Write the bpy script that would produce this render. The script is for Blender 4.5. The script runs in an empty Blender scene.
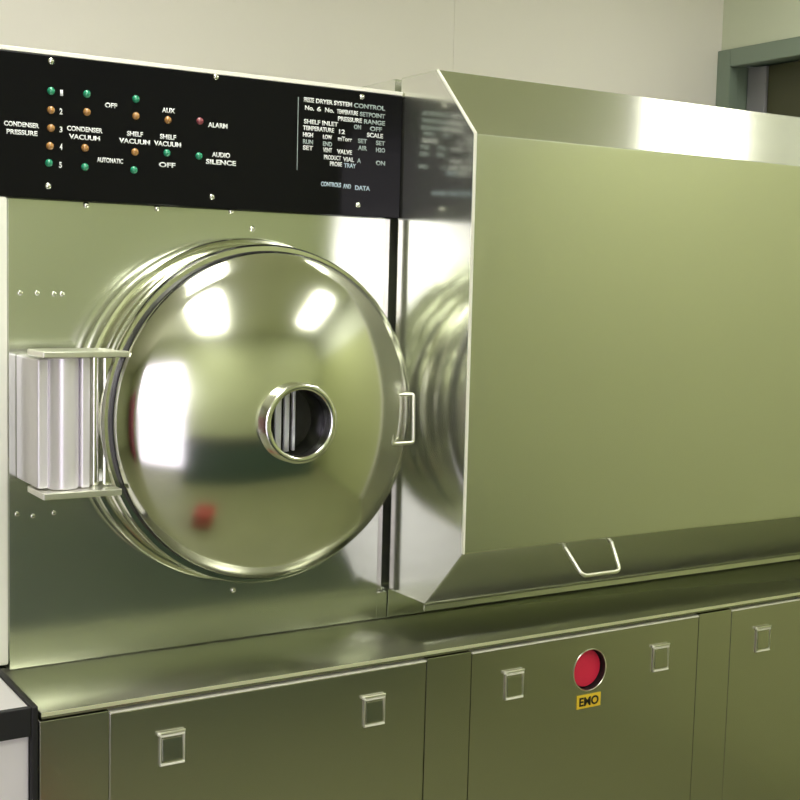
import bpy, bmesh, math
from mathutils import Vector, Matrix, Euler
C = bpy.context.scene.collection
PI = math.pi

# ------------------------------------------------------------------ camera
F_PX, YAW, PITCH, ROLL = 1271.74, 0.562346, -0.0944905, 0.0258551
CAM = Vector((0.0, -2.2, 1.55))
cy, sy, cp, sp, cr, sr = math.cos(YAW), math.sin(YAW), math.cos(PITCH), math.sin(PITCH), math.cos(ROLL), math.sin(ROLL)
FW = Vector((sy*cp, cy*cp, sp)); RT0 = Vector((cy, -sy, 0)); UP0 = RT0.cross(FW)
RT = cr*RT0 + sr*UP0; UP = -sr*RT0 + cr*UP0
cam_data = bpy.data.cameras.new('camera'); cam_data.sensor_width = 36; cam_data.lens = F_PX*36/800
cam_data.clip_start = 0.02
cam = bpy.data.objects.new('camera', cam_data); C.objects.link(cam)
m = Matrix((RT, UP, -FW)).transposed().to_4x4(); m.translation = CAM
cam.matrix_world = m
bpy.context.scene.camera = cam

def pt(px, py, y):
    """measured photo position -> (x, z) on the vertical plane at depth y"""
    d = RT*((px-400)/F_PX) + UP*(-(py-400)/F_PX) + FW
    p = CAM + d*((y-CAM.y)/d.y)
    return p.x, p.z

# ------------------------------------------------------------------ materials
def newmat(name):
    mt = bpy.data.materials.new(name); mt.use_nodes = True
    nt = mt.node_tree; b = nt.nodes['Principled BSDF']
    return mt, nt, b
def plain(name, col, rough=0.5, metal=0.0, noise=0.0, nscale=6.0, bump=0.0, bscale=120.0, coat=0.0, spec=None):
    mt, nt, b = newmat(name)
    b.inputs['Roughness'].default_value = rough; b.inputs['Metallic'].default_value = metal
    b.inputs['Base Color'].default_value = (*col, 1)
    if coat: b.inputs['Coat Weight'].default_value = coat
    if spec is not None: b.inputs['Specular IOR Level'].default_value = spec
    tc = nt.nodes.new('ShaderNodeTexCoord')
    if noise > 0:
        n = nt.nodes.new('ShaderNodeTexNoise'); n.inputs['Scale'].default_value = nscale; n.inputs['Detail'].default_value = 5
        nt.links.new(tc.outputs['Object'], n.inputs['Vector'])
        r = nt.nodes.new('ShaderNodeMix'); r.data_type = 'RGBA'
        r.inputs[6].default_value = (*[c*(1-noise) for c in col], 1); r.inputs[7].default_value = (*[min(1, c*(1+noise)) for c in col], 1)
        nt.links.new(n.outputs['Fac'], r.inputs[0]); nt.links.new(r.outputs[2], b.inputs['Base Color'])
    if bump > 0:
        n2 = nt.nodes.new('ShaderNodeTexNoise'); n2.inputs['Scale'].default_value = bscale
        nt.links.new(tc.outputs['Object'], n2.inputs['Vector'])
        bp = nt.nodes.new('ShaderNodeBump'); bp.inputs['Strength'].default_value = bump; bp.inputs['Distance'].default_value = 0.002
        nt.links.new(n2.outputs['Fac'], bp.inputs['Height']); nt.links.new(bp.outputs['Normal'], b.inputs['Normal'])
    return mt
def steel(name, col, rough, grain=(3, 3, 400), gv=0.06, wave=0.0, wscale=2.5, aniso=0.0, fine=0.0):
    """metal sheet; grain = noise scale per axis (brushing runs along the low-scale axes)"""
    mt, nt, b = newmat(name)
    b.inputs['Metallic'].default_value = 1.0; b.inputs['Base Color'].default_value = (*col, 1)
    tc = nt.nodes.new('ShaderNodeTexCoord')
    mp = nt.nodes.new('ShaderNodeMapping'); mp.inputs['Scale'].default_value = grain
    nt.links.new(tc.outputs['Object'], mp.inputs['Vector'])
    n = nt.nodes.new('ShaderNodeTexNoise'); n.inputs['Scale'].default_value = 1.0; n.inputs['Detail'].default_value = 3
    nt.links.new(mp.outputs['Vector'], n.inputs['Vector'])
    mr = nt.nodes.new('ShaderNodeMapRange'); mr.inputs['To Min'].default_value = max(0.01, rough-gv); mr.inputs['To Max'].default_value = rough+gv
    nt.links.new(n.outputs['Fac'], mr.inputs['Value']); nt.links.new(mr.outputs['Result'], b.inputs['Roughness'])
    last = None
    if fine > 0:
        bf = nt.nodes.new('ShaderNodeBump'); bf.inputs['Strength'].default_value = fine; bf.inputs['Distance'].default_value = 0.0004
        nt.links.new(n.outputs['Fac'], bf.inputs['Height']); last = bf
    if wave > 0:
        w = nt.nodes.new('ShaderNodeTexNoise'); w.inputs['Scale'].default_value = wscale; w.inputs['Detail'].default_value = 0
        nt.links.new(tc.outputs['Object'], w.inputs['Vector'])
        bp = nt.nodes.new('ShaderNodeBump'); bp.inputs['Strength'].default_value = 1.0; bp.inputs['Distance'].default_value = wave
        nt.links.new(w.outputs['Fac'], bp.inputs['Height'])
        if last: nt.links.new(last.outputs['Normal'], bp.inputs['Normal'])
        last = bp
    if last: nt.links.new(last.outputs['Normal'], b.inputs['Normal'])
    return mt
def glow(name, col, strength):
    mt, nt, b = newmat(name)
    b.inputs['Base Color'].default_value = (0.6, 0.6, 0.6, 1)
    b.inputs['Emission Color'].default_value = (*col, 1); b.inputs['Emission Strength'].default_value = strength
    return mt

ST = (0.79, 0.80, 0.735)
M = {}
M['hood'] = steel('brushed_hood_steel', ST, 0.13, (2, 2, 60), 0.03, wave=0.003, wscale=1.3)
# satin lobe mixed with a wide hazy lobe, like lightly brushed sheet
def hazy(name, col, r1, r2, f, wave, wscale):
    mt = steel(name, col, r1, (2, 2, 60), 0.03, wave=wave, wscale=wscale)
    nt = mt.node_tree; b = nt.nodes['Principled BSDF']; out = nt.nodes['Material Output']
    b2 = nt.nodes.new('ShaderNodeBsdfPrincipled'); b2.inputs['Metallic'].default_value = 1
    b2.inputs['Base Color'].default_value = (*col, 1); b2.inputs['Roughness'].default_value = r2
    mx = nt.nodes.new('ShaderNodeMixShader'); mx.inputs[0].default_value = f
    nt.links.new(b.outputs[0], mx.inputs[1]); nt.links.new(b2.outputs[0], mx.inputs[2]); nt.links.new(mx.outputs[0], out.inputs[0])
    return mt
M['hood'] = hazy('brushed_hood_steel', ST, 0.14, 0.5, 0.25, 0.003, 1.3)
M['plate'] = hazy('satin_front_steel', (0.64, 0.67, 0.56), 0.16, 0.5, 0.2, 0.0012, 3)
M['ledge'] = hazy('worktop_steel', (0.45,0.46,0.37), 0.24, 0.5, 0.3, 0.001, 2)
M['door'] = steel('cabinet_steel', (0.60, 0.59, 0.53), 0.26, (60, 2, 2), 0.012, wave=0.003, wscale=2)
M['mirror'] = steel('polished_steel', (0.84, 0.85, 0.77), 0.14, (5, 5, 5), 0.02, wave=0.0015, wscale=6)
M['bright'] = steel('bright_steel', (0.88, 0.88, 0.84), 0.16, (40, 40, 40), 0.03)
M['hinge'] = plain('satin_aluminium', (0.92, 0.89, 0.94), 0.28, metal=0.35)
M['hem'] = plain('edge_highlight_and_post_white', (0.97, 0.96, 0.86), 0.3)  # off-white stands in for bright edge reflections on steel; also colours the post
M['lip'] = plain('pale_lip_highlight', (0.80, 0.82, 0.56), 0.3, metal=0.3)  # pale olive paints the ceiling-light glint on the steel ledge edge
M['trimsteel'] = steel('edge_steel', (0.93, 0.93, 0.85), 0.35, (20, 20, 20), 0.03)
M['black'] = plain('black_gloss_acrylic', (0.006, 0.006, 0.007), 0.08, spec=0.12)
M['rubber'] = plain('black_rubber', (0.012, 0.012, 0.014), 0.5)
M['dark'] = plain('dark_interior', (0.01, 0.008, 0.01), 0.6)
M['ink'] = plain('white_ink', (0.92, 0.94, 0.95), 0.5)
M['greyink'] = plain('grey_ink', (0.42, 0.50, 0.50), 0.5)
M['blueink'] = plain('pale_blue_ink', (0.55, 0.68, 0.80), 0.5)
M['green'] = plain('green_lens', (0.02, 0.32, 0.17), 0.12, coat=1.0)
M['amber'] = plain('amber_lens', (0.48, 0.24, 0.07), 0.12, coat=1.0)
M['red'] = plain('dull_red_lens', (0.30, 0.07, 0.09), 0.15, coat=1.0)
M['button'] = plain('red_button_plastic', (0.88, 0.03, 0.09), 0.45, noise=0.06)
M['yellow'] = plain('yellow_label', (0.95, 0.66, 0.05), 0.5)
M['wall'] = plain('cream_wall_paint', (0.93, 0.88, 0.86), 0.55, noise=0.03, nscale=1.2, bump=0.05, bscale=200)
M['ceil'] = plain('ceiling_tile', (0.64, 0.67, 0.42), 0.7, noise=0.03)
M['floor'] = plain('olive_vinyl_floor', (0.23, 0.24, 0.125), 0.5, noise=0.15, nscale=3)
M['frame'] = plain('grey_door_frame_paint', (0.25, 0.31, 0.26), 0.4, noise=0.04)
M['leaf'] = plain('grey_door_paint', (0.33, 0.32, 0.36), 0.35)
M['white'] = plain('white_enamel', (0.80, 0.77, 0.80), 0.3, noise=0.02)
M['teal'] = plain('dark_teal_laminate', (0.06, 0.10, 0.085), 0.4, noise=0.2)
M['redbin'] = plain('red_plastic', (0.35, 0.02, 0.02), 0.4)
M['redcab'] = plain('dark_red_enamel', (0.22, 0.02, 0.04), 0.35)
M['light'] = glow('fluorescent_diffuser', (1.0, 0.99, 0.89), 11.5)
M['light_dim'] = glow('dimmed_fluorescent_diffuser', (1.0, 0.99, 0.86), 5.5)  # dimmed so the right wall beside it glows less
M['pane_glow'] = glow('added_pane_glow', (0.90, 0.80, 1.0), 2.7)  # emission of the added pane behind the camera, feeds the white reflections
M['pane_glow_low'] = glow('added_pane_glow_lower', (0.88, 0.81, 1.0), 2.0)
def glassmat():
    mt, nt, b = newmat('sight_glass'); b.inputs['Transmission Weight'].default_value = 1; b.inputs['Roughness'].default_value = 0.0
    b.inputs['IOR'].default_value = 1.2; b.inputs['Base Color'].default_value = (0.95, 0.97, 0.97, 1); return mt
M['glass'] = glassmat()
M['darkglass'] = plain('dark_olive_window', (0.075, 0.075, 0.035), 0.35)
# two-tone wall: cream above, olive green added for the steel's reflections below z = 2.2
def twotone():
    mt, nt, b = newmat('cream_and_olive_tint_wall'); b.inputs['Roughness'].default_value = 0.5
    tc = nt.nodes.new('ShaderNodeNewGeometry'); sx = nt.nodes.new('ShaderNodeSeparateXYZ')
    nt.links.new(tc.outputs['Position'], sx.inputs[0])
    gt = nt.nodes.new('ShaderNodeMath'); gt.operation = 'GREATER_THAN'; gt.inputs[1].default_value = 2.2
    nt.links.new(sx.outputs['Z'], gt.inputs[0])
    r = nt.nodes.new('ShaderNodeMix'); r.data_type = 'RGBA'
    r.inputs[6].default_value = (0.55, 0.59, 0.30, 1); r.inputs[7].default_value = (0.74, 0.78, 0.64, 1)
    nt.links.new(gt.outputs[0], r.inputs[0]); nt.links.new(r.outputs[2], b.inputs['Base Color'])
    return mt
M['twotone'] = twotone()
M['olivewall'] = plain('olive_wall_paint', (0.49, 0.53, 0.30), 0.5, noise=0.04)

# ------------------------------------------------------------------ mesh helpers
def link(name, bm, mats, parent=None, smooth=None, label=None):
    me = bpy.data.meshes.new(name); bm.normal_update(); bm.to_mesh(me); bm.free()
    if not isinstance(mats, (list, tuple)): mats = [mats]
    for x in mats: me.materials.append(x)
    if smooth is not None:
        for p in me.polygons: p.use_smooth = True
        me.set_sharp_from_angle(angle=math.radians(smooth))
    o = bpy.data.objects.new(name, me); C.objects.link(o)
    if parent: o.parent = parent
    if label: o['label'] = label
    return o
def box(bm, x0, x1, y0, y1, z0, z1, bev=0.0, mi=0, rot=None, seg=2):
    r = bmesh.ops.create_cube(bm, size=1)
    vs = r['verts']
    for v in vs:
        v.co = Vector(((x0+x1)/2 + v.co.x*(x1-x0), (y0+y1)/2 + v.co.y*(y1-y0), (z0+z1)/2 + v.co.z*(z1-z0)))
    fs = list({f for v in vs for f in v.link_faces})
    for f in fs: f.material_index = mi
    if bev > 0:
        es = list({e for v in vs for e in v.link_edges})
        rr = bmesh.ops.bevel(bm, geom=es, offset=bev, segments=seg, affect='EDGES', profile=0.5)
        for f in rr['faces']: f.material_index = mi
        vs = list({v for f in rr['faces'] for v in f.verts} | {v for v in vs if v.is_valid})
    if rot is not None:
        c = Vector(((x0+x1)/2, (y0+y1)/2, (z0+z1)/2))
        bmesh.ops.rotate(bm, verts=vs, cent=c, matrix=rot)
    return vs
def lathe(bm, prof, cx, cz, n=128, mi=0, y0=0.0, closed=False):
    """revolve (r, y) points about the Y axis through (cx, cz)"""
    rings = []
    for r, y in prof:
        if r < 1e-6: rings.append([bm.verts.new((cx, y+y0, cz))])
        else: rings.append([bm.verts.new((cx+r*math.cos(2*PI*k/n), y+y0, cz+r*math.sin(2*PI*k/n))) for k in range(n)])
    pairs = list(zip(rings[:-1], rings[1:]))
    if closed: pairs.append((rings[-1], rings[0]))
    for a, b in pairs:
        for k in range(n):
            k2 = (k+1) % n
            if len(a) == 1 and len(b) == 1: continue
            if len(a) == 1: f = bm.faces.new((a[0], b[k2], b[k]))
            elif len(b) == 1: f = bm.faces.new((a[k], a[k2], b[0]))
            else: f = bm.faces.new((a[k], a[k2], b[k2], b[k]))
            f.material_index = mi
    bmesh.ops.recalc_face_normals(bm, faces=bm.faces)
def cyl(bm, c, r, z0, z1, n=32, mi=0, bev=0.0):
    """vertical cylinder"""
    prof = [(0, z0), (r-bev, z0), (r, z0+bev), (r, z1-bev), (r-bev, z1), (0, z1)] if bev > 0 else [(0, z0), (r, z0), (r, z1), (0, z1)]
    rings = []
    for rr, z in prof:
        if rr < 1e-6: rings.append([bm.verts.new((c[0], c[1], z))])
        else: rings.append([bm.verts.new((c[0]+rr*math.cos(2*PI*k/n), c[1]+rr*math.sin(2*PI*k/n), z)) for k in range(n)])
    for a, b in zip(rings[:-1], rings[1:]):
        for k in range(n):
            k2 = (k+1) % n
            if len(a) == 1: f = bm.faces.new((a[0], b[k2], b[k]))
            elif len(b) == 1: f = bm.faces.new((a[k], a[k2], b[0]))
            else: f = bm.faces.new((a[k], a[k2], b[k2], b[k]))
            f.material_index = mi
    bmesh.ops.recalc_face_normals(bm, faces=bm.faces)
def tube(bm, pts, r, n=12, mi=0):
    """round wire through points, capped"""
    pts = [Vector(p) for p in pts]; rings = []
    prev = None
    for i, p in enumerate(pts):
        d = (pts[min(i+1, len(pts)-1)] - pts[max(i-1, 0)]).normalized()
        if prev is None:
            a = d.orthogonal().normalized()
        else:
            a = (prev - d*prev.dot(d)).normalized()
        prev = a; b = d.cross(a)
        rings.append([bm.verts.new(p + a*r*math.cos(2*PI*k/n) + b*r*math.sin(2*PI*k/n)) for k in range(n)])
    for a, b in zip(rings[:-1], rings[1:]):
        for k in range(n):
            f = bm.faces.new((a[k], a[(k+1) % n], b[(k+1) % n], b[k])); f.material_index = mi
    for cap in (rings[0], rings[-1]):
        f = bm.faces.new(cap); f.material_index = mi
    bmesh.ops.recalc_face_normals(bm, faces=bm.faces)
def rounded(pts, rad, k=5):
    """round the corners of a polyline"""
    pts = [Vector(p) for p in pts]; out = [pts[0]]
    for a, b, c in zip(pts[:-2], pts[1:-1], pts[2:]):
        u = (a-b).normalized(); v = (c-b).normalized()
        p0 = b+u*rad; p1 = b+v*rad
        for i in range(k+1):
            t = i/k; out.append((1-t)**2*p0 + 2*t*(1-t)*b + t*t*p1)
    out.append(pts[-1]); return out
def prism_x(bm, prof, x0, x1, mi=0, bev=0.0):
    """(y, z) outline extruded along X"""
    a = [bm.verts.new((x0, y, z)) for y, z in prof]; b = [bm.verts.new((x1, y, z)) for y, z in prof]
    fs = [bm.faces.new(a), bm.faces.new(b[::-1])]
    n = len(prof)
    for k in range(n): fs.append(bm.faces.new((a[k], b[k], b[(k+1) % n], a[(k+1) % n])))
    for f in fs: f.material_index = mi
    bmesh.ops.recalc_face_normals(bm, faces=fs)
    if bev > 0:
        es = list({e for f in fs for e in f.edges})
        bmesh.ops.bevel(bm, geom=es, offset=bev, segments=3, affect='EDGES', profile=0.5)
def dome_head(bm, x, y, z, r, h, n=16, mi=0, axis='y'):
    """small domed screw head or lens bulging towards -Y"""
    prof = [(r, y+0.0005)] + [(r*math.cos(a), y - h*math.sin(a)) for a in (0, .35, .7, 1.05, 1.35)] + [(0, y-h)]
    lathe(bm, prof, x, z, n, mi)
def tag(o, label=None, cat=None, group=None, kind=None):
    if label: o['label'] = label
    if cat: o['category'] = cat
    if group: o['group'] = group
    if kind: o['kind'] = kind
    return o
def thing(name, loc, label, cat, group=None):
    o = bpy.data.objects.new(name, None); o.empty_display_size = 0.1; C.objects.link(o); o.location = loc
    bpy.context.view_layer.update()
    return tag(o, label, cat, group)
class Thing:
    """collects parts given in world coordinates under an Empty at the thing's base"""
    def __init__(self, name, loc, label, cat, group=None):
        self.o = thing(name, loc, label, cat, group); self.loc = Vector(loc)
    def part(self, name, bm, mats, smooth=None, label=None, parent=None):
        bmesh.ops.translate(bm, verts=bm.verts, vec=-self.loc)
        return link(name, bm, mats, parent or self.o, smooth, label)
def text_mesh(s, x0, x1, z0, z1, y):
    """flat lettering filling a rectangle on a vertical plane, returned as bmesh"""
    cu = bpy.data.curves.new('lettering', 'FONT'); cu.body = s; cu.size = 1; cu.extrude = 0.0; cu.offset = 0.032
    ob = bpy.data.objects.new('lettering', cu)
    C.objects.link(ob); bpy.context.view_layer.update()
    me = bpy.data.meshes.new_from_object(ob.evaluated_get(bpy.context.evaluated_depsgraph_get()))
    bpy.data.objects.remove(ob); bpy.data.curves.remove(cu)
    bm = bmesh.new(); bm.from_mesh(me); bpy.data.meshes.remove(me)
    xs = [v.co.x for v in bm.verts]; zs = [v.co.y for v in bm.verts]
    ax, bx = min(xs), max(xs); az, bz = min(zs), max(zs)
    for v in bm.verts:
        v.co = Vector((x0+(v.co.x-ax)/(bx-ax)*(x1-x0), y, z0+(v.co.y-az)/max(1e-6, bz-az)*(z1-z0)))
    r = bmesh.ops.extrude_face_region(bm, geom=bm.faces[:])
    for g in r['geom']:
        if isinstance(g, bmesh.types.BMVert): g.co.y -= 0.0005
    bmesh.ops.recalc_face_normals(bm, faces=bm.faces)
    return bm
def join_bm(dst, src, mi=0):
    vm = {}
    for v in src.verts: vm[v] = dst.verts.new(v.co)
    for f in src.faces:
        try: nf = dst.faces.new([vm[v] for v in f.verts]); nf.material_index = mi
        except ValueError: pass
    src.free()

# ------------------------------------------------------------------ the room
XL, XR, YF, YB, H = -3.0, 3.18, -2.8, 0.90, 2.70
def struct(name, bm, mats, smooth=None):
    return tag(link(name, bm, mats, None, smooth), kind='structure')
b = bmesh.new(); box(b, XL-.1, XR+1.6, YF-.1, YB+.1, -0.1, 0); struct('floor', b, M['floor'])
b = bmesh.new(); box(b, XL-.1, XR+1.6, YF-.1, YB+.1, H, H+.1); struct('ceiling', b, M['ceil'])
b = bmesh.new()
# cleanroom wall panels of the back wall with fine joints at their edges
for x0, x1 in ((XL-.1, -0.6), (-0.6, 0.6), (0.6, 2.105), (2.105, XR+.1)):
    box(b, x0+.0004, x1-.0004, YB, YB+.1, 0, H, 0.0006)
struct('wall_back', b, M['wall'])
b = bmesh.new(); box(b, XL-.1, XL, YF, YB, 0, H); struct('wall_left', b, M['olivewall'])
# right wall with the door opening next to the corner
DY0, DY1, DZ = -0.16, YB-0.001, 2.33
b = bmesh.new()
box(b, XR, XR+.16, YF, DY0, 0, H); box(b, XR, XR+.16, DY0, YB, DZ, H)
struct('wall_right', b, M['twotone'])
# front wall (behind the camera) with an added glowing pane for the white steel reflections
WX0, WX1, WZ0, WZ1 = -0.95, 0.12, 0.05, 2.2
b = bmesh.new()
box(b, XL, WX0, YF-.1, YF, 0, H); box(b, WX1, XR, YF-.1, YF, 0, H)
box(b, WX0, WX1, YF-.1, YF, WZ1, H); box(b, WX0, WX1, YF-.1, YF, 0, WZ0)
struct('wall_front', b, M['olivewall'])
b = bmesh.new(); box(b, WX0, WX1, YF-.06, YF-.05, 1.12, WZ1, mi=0); box(b, WX0, WX1, YF-.06, YF-.05, WZ0, 1.08, mi=1); wp = struct('added_glow_pane_1', b, [M['pane_glow'], M['pane_glow_low']])
b = bmesh.new()
for q in ((WX0, WX0+.035, WZ0, WZ1), (WX1-.035, WX1, WZ0, WZ1), (WX0+.035, WX1-.035, WZ1-.035, WZ1), (WX0+.035, WX1-.035, WZ0, WZ0+.035), (WX0+.035, WX1-.035, 1.08, 1.12)):
    box(b, q[0], q[1], YF-.05, YF+.008, q[2], q[3], .002)
link('glow_pane_frame', b, M['white'], wp)
# door_1 in the right wall: stepped steel frame, leaf with dark glass
b = bmesh.new()
X = XR
def fr(y0, y1, z0, z1, x0, x1, bev=.003): box(b, x0, x1, y0, y1, z0, z1, bev)
fw = .058
fr(DY1-fw, DY1, 0, DZ, X-.018, X+.02); fr(DY0, DY0+fw, 0, DZ, X-.018, X+.02); fr(DY0+fw, DY1-fw, DZ-fw, DZ, X-.018, X+.02)
fr(DY1-fw+.012, DY1, 0, DZ-fw+.012, X+.02, X+.15); fr(DY0, DY0+fw-.012, 0, DZ-fw+.012, X+.02, X+.15); fr(DY0+fw-.012, DY1-fw+.012, DZ-fw+.012, DZ, X+.02, X+.15)
door = struct('door_1', b, M['frame'])
b = bmesh.new(); box(b, X+.085, X+.125, DY0+.06, DY1-.13, 0.01, DZ-.052, .002); link('door_leaf', b, M['darkglass'], door)
b = bmesh.new(); box(b, X+.075, X+.13, DY1-.128, DY1-.050, 0.01, DZ-.052, .003); link('door_jamb', b, M['leaf'], door)
b = bmesh.new(); box(b, X+.155, X+.165, DY0, YB, 0, DZ); link('door_backing', b, M['dark'], door)

# ------------------------------------------------------------------ ceiling lights
def ceiling_light(x0, x1, y0, y1, label, mat='light'):
    t = Thing('ceiling_light', ((x0+x1)/2, (y0+y1)/2, H), label, 'ceiling light', 'ceiling lights')
    b = bmesh.new()
    for q in ((x0, x0+.03, y0, y1), (x1-.03, x1, y0, y1), (x0+.03, x1-.03, y0, y0+.03), (x0+.03, x1-.03, y1-.03, y1)):
        box(b, q[0], q[1], q[2], q[3], H-.035, H-.0005, .002)
    t.part('frame', b, M['white'])
    b = bmesh.new(); box(b, x0+.03, x1-.03, y0+.03, y1-.03, H-.025, H-.001); t.part('diffuser', b, M[mat])
ceiling_light(.48, .98, -2.45, -1.40, 'rectangular fluorescent ceiling light nearest the camera, in front of the round door')
ceiling_light(2.35, 2.80, -2.25, -1.20, 'rectangular fluorescent ceiling light in front of the hood by the right wall')
ceiling_light(.48, .98, -1.0, 0.05, 'rectangular fluorescent ceiling light directly over the control panel')
ceiling_light(2.54, 2.99, -0.75, 0.30, 'rectangular fluorescent ceiling light over the right end of the hood', 'light_dim')

# camera flash beside the lens
fl = bpy.data.lights.new('camera_flash', 'POINT'); fl.energy = 14; fl.shadow_soft_size = 0.035; fl.color = (0.95, 0.93, 1.0)
fo = bpy.data.objects.new('camera_flash', fl); C.objects.link(fo); fo.location = CAM + Vector((0.0, -0.05, 0.09))

# ------------------------------------------------------------------ lower cabinet
YC = -0.236
t = Thing('base_cabinet', (1.75, 0, 0), 'long brushed steel base cabinet with square latches under the worktop ledge', 'cabinet')
b = bmesh.new(); box(b, 0.574, 2.93, YC+.022, 0.84, 0.0, 0.834, .003)
# face frame between the doors
for x0, x1 in ((0.574, 0.6882), (1.3122, 1.4158), (2.0282, 2.1288), (2.7415, 2.93)):
    box(b, x0, x1, YC-.0026, YC+.030, 0.0, 0.834, .001)
box(b, .6865, 2.7415, YC+.0005, YC+.030, 0, .06, .002)
t.part('cabinet_body', b, M['door'])
def panel_hole(bm, x0, x1, z0, z1, cx, cz, r, y0, y1, n=48):
    """slab with a round hole; y0 front, y1 back"""
    s = r*1.5
    def pts(y):
        ci = []; sq = []
        for k in range(n):
            a = 2*PI*(k+.5)/n; c_, s_ = math.cos(a), math.sin(a); q = s/max(abs(c_), abs(s_))
            ci.append(bm.verts.new((cx+r*c_, y, cz+r*s_))); sq.append(bm.verts.new((cx+q*c_, y, cz+q*s_)))
        return ci, sq
    cf, sf = pts(y0); cb, sb = pts(y1)
    for k in range(n):
        k2 = (k+1) % n
        bm.faces.new((cf[k], cf[k2], sf[k2], sf[k])); bm.faces.new((cb[k], sb[k], sb[k2], cb[k2]))
        bm.faces.new((cf[k], cb[k], cb[k2], cf[k2]))
    for y in (y0, y1):
        for q in ((x0, cx-s, z0, z1), (cx+s, x1, z0, z1), (cx-s, cx+s, z0, cz-s), (cx-s, cx+s, cz+s, z1)):
            bm.faces.new([bm.verts.new(p) for p in ((q[0], y, q[2]), (q[1], y, q[2]), (q[1], y, q[3]), (q[0], y, q[3]))])
    for a, c in (((x0, z0), (x1, z0)), ((x1, z0), (x1, z1)), ((x1, z1), (x0, z1)), ((x0, z1), (x0, z0))):
        bm.faces.new([bm.verts.new(p) for p in ((a[0], y0, a[1]), (c[0], y0, c[1]), (c[0], y1, c[1]), (a[0], y1, a[1]))])
    # fill the sliver between the n-gon square and the true square corners
    for y in (y0, y1):
        for sx in (-1, 1):
            for sz in (-1, 1):
                near = sorted((sf if y == y0 else sb), key=lambda v: (v.co.x-(cx+sx*s))**2+(v.co.z-(cz+sz*s))**2)[:2]
                bm.faces.new((near[0], near[1], bm.verts.new((cx+sx*s, y, cz+sz*s))))
    bmesh.ops.recalc_face_normals(bm, faces=bm.faces)
def latch(th, door_o, x, z):
    b = bmesh.new(); w = .0228; h = .0285; y = YC-.0032
    box(b, x-w, x+w, y-.0016, YC-.0005, z-h, z+h, .0006, 0)                               # recess pan
    for q in ((x-w, x-w+.0032, z-h, z+h), (x+w-.0034, x+w, z-h, z+h), (x-w, x+w, z-h, z-h+.0055)):
        box(b, q[0], q[1], y-.0042, y, q[2], q[3], .0014, 1)                              # raised rim
    box(b, x-w, x+w, y-.0048, y, z+h-.007, z+h-.0025, .0015, 2)
    box(b, x-w+.001, x+w-.001, y-.0056, y-.003, z-h+.0008, z-h+.0045, .001, 2)  # pale bar painted as the highlight at the latch bottom
    box(b, x-w+.0045, x+w-.0045, y-.0034, y-.002, z-h+.008, z+h-.010, .0008, 0, rot=Matrix.Rotation(math.radians(-3), 3, 'X'))   # paddle
    box(b, x-w-.004, x+w, y-.0065, y-.0015, z+h-.001, z+h+.003, .0018, 1)
    box(b, x-w-.005, x-w+.001, y-.0068, y-.0012, z+h-.003, z+h+.0032, .0018, 2)                 # hinge barrel along the top
    return th.part('latch', b, [M['door'], M['trimsteel'], M['hem']], parent=door_o)
doors = [(0.689, 1.310, (0.801, 1.199)), (1.417, 2.026, (1.524, 1.919)), (2.129, 2.739, (2.236, 2.632))]
for i, (x0, x1, ls) in enumerate(doors):
    b = bmesh.new(); z0, z1 = 0.064, 0.8285
    if i == 1: panel_hole(b, x0, x1, z0, z1, 1.7185, 0.754, 0.0425, YC-.003, YC+.0195)
    else: box(b, x0, x1, YC-.003, YC+.0195, z0, z1, .0015)
    d = t.part('cabinet_door', b, M['door'])
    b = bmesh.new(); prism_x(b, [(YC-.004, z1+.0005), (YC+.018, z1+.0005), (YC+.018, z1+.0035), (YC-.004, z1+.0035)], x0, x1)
    t.part('top_flange', b, M['hem'], parent=d)  # off-white puts the bright edge line into the colour
    for lx in ls: latch(t, d, lx-.003, .752)
    if i == 1:
        b = bmesh.new()
        lathe(b, [(0.0450, YC-.0032), (0.0443, YC-.0044), (0.0432, YC-.0044), (0.0424, YC-.0030)], 1.7185, .754, 64)
        lathe(b, [(0.0424, YC-.0030), (0.0420, YC+.0190), (.0450, YC+.0190)], 1.7185, .754, 64, mi=1)
        t.part('button_bezel', b, [M['trimsteel'], M['rubber']], 40, parent=d)
        b = bmesh.new()
        lathe(b, [(0.0405, YC+.0185), (0.0405, YC+.0125), (0.0385, YC+.0100), (0.02, YC+.0092), (0, YC+.0090)], 1.7185, .754, 64)
        t.part('emergency_button', b, M['button'], 40, label='round red emergency button', parent=d)
        b = bmesh.new(); box(b, 1.686, 1.750, YC-.0045, YC-.0031, .6740, .7030, .0005, 0)
        join_bm(b, text_mesh('EMO', 1.692, 1.744, .6790, .6980, YC-.0046), 1)
        t.part('button_label', b, [M['yellow'], M['rubber']], label='small yellow label reading EMO', parent=d)

# ------------------------------------------------------------------ worktop ledge
ZL = 0.849
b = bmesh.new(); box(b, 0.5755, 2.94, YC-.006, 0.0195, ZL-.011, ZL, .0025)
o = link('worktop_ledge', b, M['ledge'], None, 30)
b = bmesh.new(); box(b, 0.5755, 2.94, YC-.0075, YC-.0062, ZL-.0060, ZL+.0004, .0004)  # strip added as the painted glint along the ledge front
link('lip_highlight_strip', b, M['lip'], o)
tag(o, 'narrow brushed steel ledge running along the machine above the base cabinet', 'worktop')

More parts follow.
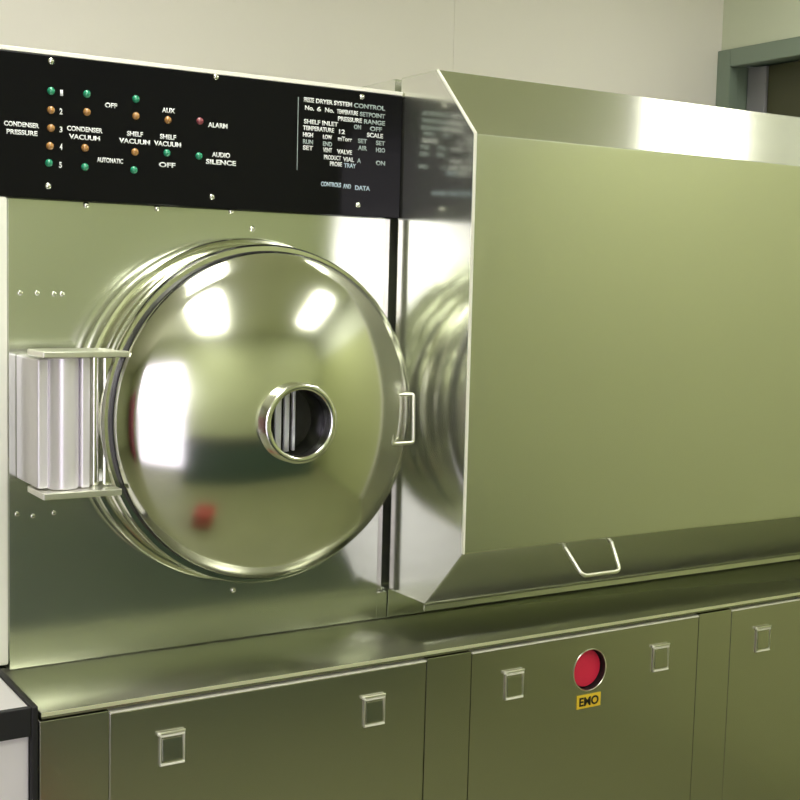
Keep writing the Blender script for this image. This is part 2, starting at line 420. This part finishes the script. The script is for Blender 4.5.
# ------------------------------------------------------------------ chamber housing
XP0, XP1 = 0.5905, 1.3425
t = Thing('chamber_housing', (1.0, .4, ZL), 'tall brushed steel machine housing behind the round door', 'machine housing')
b = bmesh.new(); box(b, .5905, 2.93, .022, .84, ZL, 1.919, .003)
t.part('housing_body', b, M['plate'])
t = Thing('front_plate', (.97, 0, ZL), 'square brushed steel front plate around the round domed door', 'panel')
b = bmesh.new(); box(b, XP0, XP1, 0.0, 0.021, ZL+.0005, 1.6712, .0012); box(b, XP1, 1.3665, 0.0, 0.021, ZL+.0005, .905, .0005); t.part('plate', b, M['plate'])
b = bmesh.new(); box(b, 1.3475, 1.3600, .012, .0212, .9060, 1.6712, .001)
t.part('joint_strip', b, M['door'])
for i, (px, py) in enumerate(((252, 229), (233, 590), (86, 205), (231, 211), (157, 208))):
    x, z = pt(px, py, 0); b = bmesh.new(); dome_head(b, x, -.0003, z, .0060, .0040); t.part('screw', b, M['bright'], 40)
for px, py in ((20, 293), (37, 293), (54, 294), (62, 294), (17, 514), (33, 516), (54, 513)):
    x, z = pt(px, py, 0); b = bmesh.new(); dome_head(b, x, -.0003, z, .0045, .0012); t.part('bolt', b, M['bright'], 40)

# left corner post
b = bmesh.new(); box(b, .552, .5865, -.012, .0195, .863, 1.6712, .003)
o = link('corner_post', b, M['hem'], None)
tag(o, 'narrow upright white post at the left end of the machine, below the black panel', 'post')

# ------------------------------------------------------------------ vacuum chamber door with flange and hinge
CX, CZ = 1.02, 1.298
t = Thing('vacuum_chamber_door', (CX, 0, CZ-.324), 'round domed polished steel chamber door with a small porthole and hinge', 'chamber door')
b = bmesh.new()
lathe(b, [(.20, -.0004), (.3195, -.0004), (.3215, -.004), (.3215, -.046), (.318, -.053), (.313, -.054), (.309, -.050), (.308, -.060),
          (.308, -.088), (.304, -.093), (.296, -.093), (.200, -.093)], CX, CZ, 160)
t.part('chamber_flange', b, M['mirror'], 35)
b = bmesh.new()
lathe(b, [(.20, -.0935), (.300, -.0935), (.300, -.099), (.3075, -.100), (.3085, -.104), (.3085, -.128), (.305, -.133), (.291, -.134), (.20, -.134)], CX, CZ, 160)
t.part('door_ring', b, M['mirror'], 35)
b = bmesh.new(); lathe(b, [(.28, -.1342), (.2965, -.1342), (.2970, -.1380), (.2965, -.1474), (.28, -.1474)], CX, CZ, 128); t.part('gasket', b, M['rubber'], 35)
RS = .588; RK = .266; A1 = math.radians(52); AK = math.asin(RK/RS); RR = (.2935-RK)/(math.sin(A1)-math.sin(AK))
YA = -.243; YR = YA + RS*(1-math.cos(AK)) + RR*(math.cos(AK)-math.cos(A1))   # apex and rim depths
prof = [(.28, -.1476), (.2935, -.1476), (.2950, -.1482)]
for k in range(13):
    a_ = A1+(AK-A1)*k/12; prof.append((RK+RR*(math.sin(a_)-math.sin(AK)), YR-RR*(math.cos(a_)-math.cos(A1))))
for k in range(1, 25):
    a_ = AK+(math.asin(.066/RS)-AK)*k/24; prof.append((RS*math.sin(a_), YA+RS*(1-math.cos(a_))))
print('rim depth', YR)
prof.append((.060, -.18))
b = bmesh.new(); lathe(b, prof, CX, CZ, 192); dome = t.part('door_dome', b, M['mirror'], 50)
b = bmesh.new()
lathe(b, [(.0705, -.218), (.0705, -.259), (.0700, -.2645), (.0670, -.267), (.0610, -.267), (.0585, -.265), (.0580, -.260), (.0578, -.243)], CX, CZ, 96)
lathe(b, [(.0705, -.218), (.0705, -.19), (.0576, -.19), (.0578, -.243)], CX, CZ, 96, mi=1)
bmesh.ops.remove_doubles(b, verts=b.verts, dist=1e-6)
port = t.part('porthole', b, [M['bright'], M['dark']], 40)
b = bmesh.new(); lathe(b, [(0, -.2415), (.0578, -.2415), (.0578, -.2375), (0, -.2375)], CX, CZ, 64); t.part('sight_glass', b, M['glass'], 40, parent=port)
b = bmesh.new(); lathe(b, [(0, -.192), (.0574, -.192), (.0574, -.188), (0, -.188)], CX, CZ, 64); t.part('dark_backing', b, M['dark'], 40, parent=port)
for bx, w in ((1.0010, .0060), (1.0180, .0048), (1.0315, .0030)):
    b = bmesh.new(); hh = math.sqrt(.0565**2-(bx-CX)**2)-.001
    box(b, bx-w, bx+w, -.214, -.206, CZ-hh, CZ+hh, .0018, seg=3); t.part('bar', b, M['hinge'], 40, parent=port)
# D shaped wire pull at the right side of the door
b = bmesh.new()
tube(b, rounded([(1.250, -.160, 1.334), (1.250, -.188, 1.334), (1.250, -.192, 1.243), (1.298, -.192, 1.243), (1.298, -.188, 1.334), (1.298, -.135, 1.334)], .006), .0034, 12)
tube(b, [(1.250, -.186, 1.334), (1.298, -.186, 1.334)], .0022, 10)
t.part('pull_handle', b, M['trimsteel'], 60)
# hinge
b = bmesh.new(); box(b, .6035, .622, -.128, -.0008, 1.190, 1.405, .003)
box(b, .622, .640, -.100, -.0008, 1.190, 1.405, .003)
hb = t.part('hinge_bracket', b, M['hinge'])
b = bmesh.new(); cyl(b, (.6475, -.118), .027, 1.188, 1.408, 40, bev=.002); t.part('hinge_barrel', b, M['hinge'], 40, parent=hb)
b = bmesh.new(); box(b,   .6035, .737, -.160, -.068, 1.176, 1.187, .0015); box(b, .6035, .748, -.160, -.068, 1.409, 1.419, .0015)
t.part('hinge_plate', b, M['trimsteel'], None, parent=hb)
b = bmesh.new(); box(b, .6745, .690, -.135, -.095, 1.188, 1.408, .003); t.part('hinge_arm', b, M['hinge'], parent=hb)
b = bmesh.new(); cyl(b, (.704, -.112), .0085, 1.188, 1.408, 24, bev=.001); t.part('hinge_pin', b, M['mirror'], 40, parent=hb)
b = bmesh.new(); box(b, .716, .742, -.126, -.100, 1.188, 1.408, .003); t.part('hinge_block', b, M['mirror'], parent=hb)

# ------------------------------------------------------------------ control panel
t = Thing('control_panel', (.94, 0, 1.672), 'black glossy control panel with indicator lamps and white lettering above the round door', 'control panel')
ZP0, ZP1, YP = 1.672, 1.9130, -.012
b = bmesh.new(); box(b, .50, 1.3665, YP, .0205, ZP0, ZP1, .0012); t.part('panel_board', b, M['black'])
b = bmesh.new(); box(b, .50, 1.3670, YP, .0205, ZP1+.001, 1.9215, .001); t.part('top_trim', b, M['hem'])  # steel top edge; its lit look is put into the off-white colour
for px, py in ((51, 61), (216, 77), (362, 97), (48, 186), (212, 197), (358, 205)):
    x, z = pt(px, py, YP); b = bmesh.new(); dome_head(b, x, YP, z, .0058, .0035); t.part('screw', b, M['bright'], 40)
leds = [('green', 51, 91), ('amber', 51, 110), ('amber', 51, 128), ('amber', 50, 146), ('green', 49, 163),
        ('green', 87, 94), ('amber', 87, 112), ('amber', 85, 148), ('green', 85, 167),
        ('green', 136, 99), ('amber', 136, 116), ('amber', 135, 152), ('green', 134, 170),
        ('amber', 168, 120), ('green', 167, 153), ('red', 200, 121), ('green', 199, 156)]
for c, px, py in leds:
    x, z = pt(px, py, YP); b = bmesh.new(); dome_head(b, x, YP, z, .0068, .0052, 20)
    t.part('indicator_lamp', b, M[c], 40, label={'green': 'green lamp', 'amber': 'amber lamp', 'red': 'dull red lamp'}[c])
def writing(s, px0, px1, py, hpx=4.2, mat='ink'):
    mid = (px0+px1)/2; slope = 0.115
    x0, _ = pt(px0, py-(mid-px0)*slope, YP-.0003); x1, _ = pt(px1, py+(px1-mid)*slope, YP-.0003)
    _, za = pt(mid, py-hpx/2, YP); _, zb = pt(mid, py+hpx/2, YP)
    t.part('lettering', text_mesh(s, x0, x1, zb, za, YP-.0001), M[mat])
for s, a, c, py in (('CONDENSER', 4, 39, 124.5), ('PRESSURE', 6.5, 37.5, 132.5), ('CONDENSER', 67, 102.5, 129.5), ('VACUUM', 69, 100, 137.5),
                    ('OFF', 105, 117, 105.5), ('AUTOMATIC', 97, 123, 160.5), ('SHELF', 127, 143, 134), ('VACUUM', 119, 150, 141.5),
                    ('AUX', 162, 175, 110.5), ('SHELF', 160, 176, 137), ('VACUUM', 154, 181, 144), ('OFF', 159, 175.5, 165),
                    ('ALARM', 208, 227.5, 125.5), ('AUDIO', 212, 230, 155), ('SILENCE', 206, 236, 162.5)):
    writing(s, a, c, py, 5.0)
for s, px, py in (('1', 61.5, 93), ('2', 61, 111.5), ('3', 61, 129.5), ('4', 61, 147), ('5', 60.5, 165)):
    writing(s, px-1.4, px+1.4, py, 6)
# small legend block at the right of the panel
rows = [(104, [('FREEZE', 304, 314, 'ink'), ('DRYER SYSTEM', 316, 352, 'ink'), ('CONTROL', 354, 385, 'greyink')]),
        (112, [('No.', 305, 314, 'ink'), ('6', 317, 321, 'ink'), ('No.', 325, 334, 'ink'), ('TEMPERATURE', 337, 358, 'ink'), ('SETPOINT', 360, 385, 'greyink')]),
        (119, [('PRESSURE', 338, 362, 'ink'), ('RANGE', 364, 385, 'greyink')]),
        (125.5, [('SHELF INLET', 304, 338, 'ink'), ('ON', 354, 361, 'greyink'), ('OFF', 370, 382, 'greyink')]),
        (132, [('TEMPERATURE', 303, 334, 'ink'), ('12', 339, 345, 'ink'), ('SCALE', 367, 383, 'ink')]),
        (139, [('HIGH', 303, 313, 'ink'), ('LOW', 323, 332, 'ink'), ('mTorr', 338, 352, 'ink'), ('SET', 358, 367, 'greyink'), ('SET', 376, 385, 'greyink')]),
        (146, [('RUN', 303, 313, 'greyink'), ('END', 323, 332, 'greyink'), ('AIR', 358, 367, 'greyink'), ('H2O', 376, 385, 'greyink')]),
        (152, [('SET', 303, 313, 'ink'), ('VENT', 323, 332, 'ink'), ('VALVE', 337, 352, 'ink')]),
        (159, [('PRODUCT', 324, 341, 'ink'), ('VIAL', 343, 354, 'ink'), ('A', 357, 361, 'greyink'), ('ON', 376, 385, 'greyink')]),
        (165, [('PROBE', 330, 342, 'ink'), ('TRAY', 344, 356, 'blueink')]),
        (186, [('CONTROLS', 321, 341, 'blueink'), ('AND', 343, 351, 'blueink'), ('DATA', 355, 370, 'blueink')])]
for py, ws in rows:
    for s, a, c, mt in ws:
        writing(s, a, c, py+((a+c)/2-344)*.115, 4.6, mt)
x0, z1 = pt(298, 97, YP); x1, _ = pt(389, 100, YP); _, z0 = pt(298, 170, YP)
b = bmesh.new(); box(b, x0, x0+.0012, YP-.0005, YP+.0002, z0, z1); t.part('legend_outline', b, M['greyink'])

# ------------------------------------------------------------------ steel hood
XH0, XH1 = 1.3695, 2.95
hp = [(-.0005, .909), (-.139, .909), (-.2655, 1.0365), (-.2635, 1.8205), (-.132, 1.951), (-.0005, 1.951)]
t = Thing('steel_hood', (2.16, 0, .909), 'large brushed steel box hood with sloped top and bottom edges and a wire handle', 'hood')
b = bmesh.new(); prism_x(b, hp, XH0, XH1, bev=.0022); t.part('hood_shell', b, M['hood'])
b = bmesh.new(); prism_x(b, [(.0225, 1.9255), (.0225, 1.951), (.30, 1.951), (.30, 1.9255)], XH0, XH1); t.part('rear_flange', b, M['hood'])
b = bmesh.new(); prism_x(b, [(-.139, .9065), (-.139, .896), (-.1345, .896), (-.1345, .9065)], XH0, XH1); t.part('drip_lip', b, M['hood'])
b = bmesh.new(); box(b, XH0, 2.93, .0, .021, ZL+.0005, .9085, .001); t.part('lower_fascia', b, M['plate'])
# folded hem down the left front edge
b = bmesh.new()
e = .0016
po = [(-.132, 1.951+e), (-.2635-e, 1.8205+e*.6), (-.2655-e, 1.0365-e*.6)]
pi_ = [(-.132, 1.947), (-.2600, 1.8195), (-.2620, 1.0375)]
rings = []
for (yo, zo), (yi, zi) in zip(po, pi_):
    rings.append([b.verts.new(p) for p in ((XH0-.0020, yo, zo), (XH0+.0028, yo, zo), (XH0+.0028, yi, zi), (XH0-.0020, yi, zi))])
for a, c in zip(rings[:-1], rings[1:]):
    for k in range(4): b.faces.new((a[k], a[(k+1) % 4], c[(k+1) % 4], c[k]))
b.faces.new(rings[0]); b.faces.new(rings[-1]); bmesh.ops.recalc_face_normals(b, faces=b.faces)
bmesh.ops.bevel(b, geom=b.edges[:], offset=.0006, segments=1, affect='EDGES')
t.part('hem', b, M['hem'])  # off-white paints the bright reflection along this steel edge
# wire handle on the lower slope
b = bmesh.new()
n_ = Vector((0, -1, -1)).normalized()
def on(x, z, off): return Vector((x, -.2655+(1.0365-z), z)) + n_*off
tube(b, rounded([on(1.629, 1.022, -.002), on(1.644, 1.016, .064), on(1.744, 1.016, .064), on(1.753, 1.022, -.002)], .014), .0042, 12)
t.part('pull_handle', b, M['trimsteel'], 60)

# ------------------------------------------------------------------ neighbour at the lower left
t = Thing('white_cabinet', (.25, 0, 0), 'white enamel cabinet with thick black edging standing left of the steel machine', 'cabinet')
b = bmesh.new(); box(b, -.05, .5580, -.236, .50, 0.0, .862, .004); t.part('cabinet_body', b, M['white'])
b = bmesh.new(); box(b, -.06, .5590, -.246, -.2365, .815, .8635, .003, seg=3); box(b, .5585, .5700, -.246, .40, .0, .8635, .003)
t.part('black_edging', b, M['rubber'])

# ------------------------------------------------------------------ things the polished door reflects
t = Thing('lab_bench', (.95, YF, 0), 'dark teal laminate bench standing against the wall facing the machine', 'bench')
b = bmesh.new(); box(b, .22, 2.70, YF+.002, -2.32, .001, .72, .004); t.part('bench_body', b, M['teal'])
b = bmesh.new(); box(b, .20, 2.72, YF+.002, -2.30, .7205, .75, .004); t.part('bench_top', b, M['rubber'])
t = Thing('red_cabinet', (-1.75, YF, 0), 'tall dark red metal cabinet standing left of the added glowing pane', 'cabinet')
b = bmesh.new(); box(b, -2.1, -1.4, YF+.002, -2.35, .001, 1.65, .005); t.part('cabinet_body', b, M['redcab'])
b = bmesh.new(); box(b, -1.46, -1.445, -2.348, -2.32, .8, 1.0, .003); t.part('handle', b, M['bright'])
b = bmesh.new(); box(b, .66, .88, -1.42, -1.2, .001, .24, .02)
tag(link('storage_bin', b, M['redbin']), 'low red plastic storage bin on the floor in front of the machine', 'bin')

# ------------------------------------------------------------------ world and view
w = bpy.data.worlds.new('world'); bpy.context.scene.world = w; w.use_nodes = True
w.node_tree.nodes['Background'].inputs[0].default_value = (.5, .52, .45, 1); w.node_tree.nodes['Background'].inputs[1].default_value = .3
sc = bpy.context.scene
sc.view_settings.view_transform = 'Standard'; sc.view_settings.look = 'None'
sc.view_settings.exposure = 0.0; sc.view_settings.gamma = 1.0
sc.cycles.use_denoising = True
sc.cycles.max_bounces = 12; sc.cycles.glossy_bounces = 8
sc.cycles.caustics_reflective = True
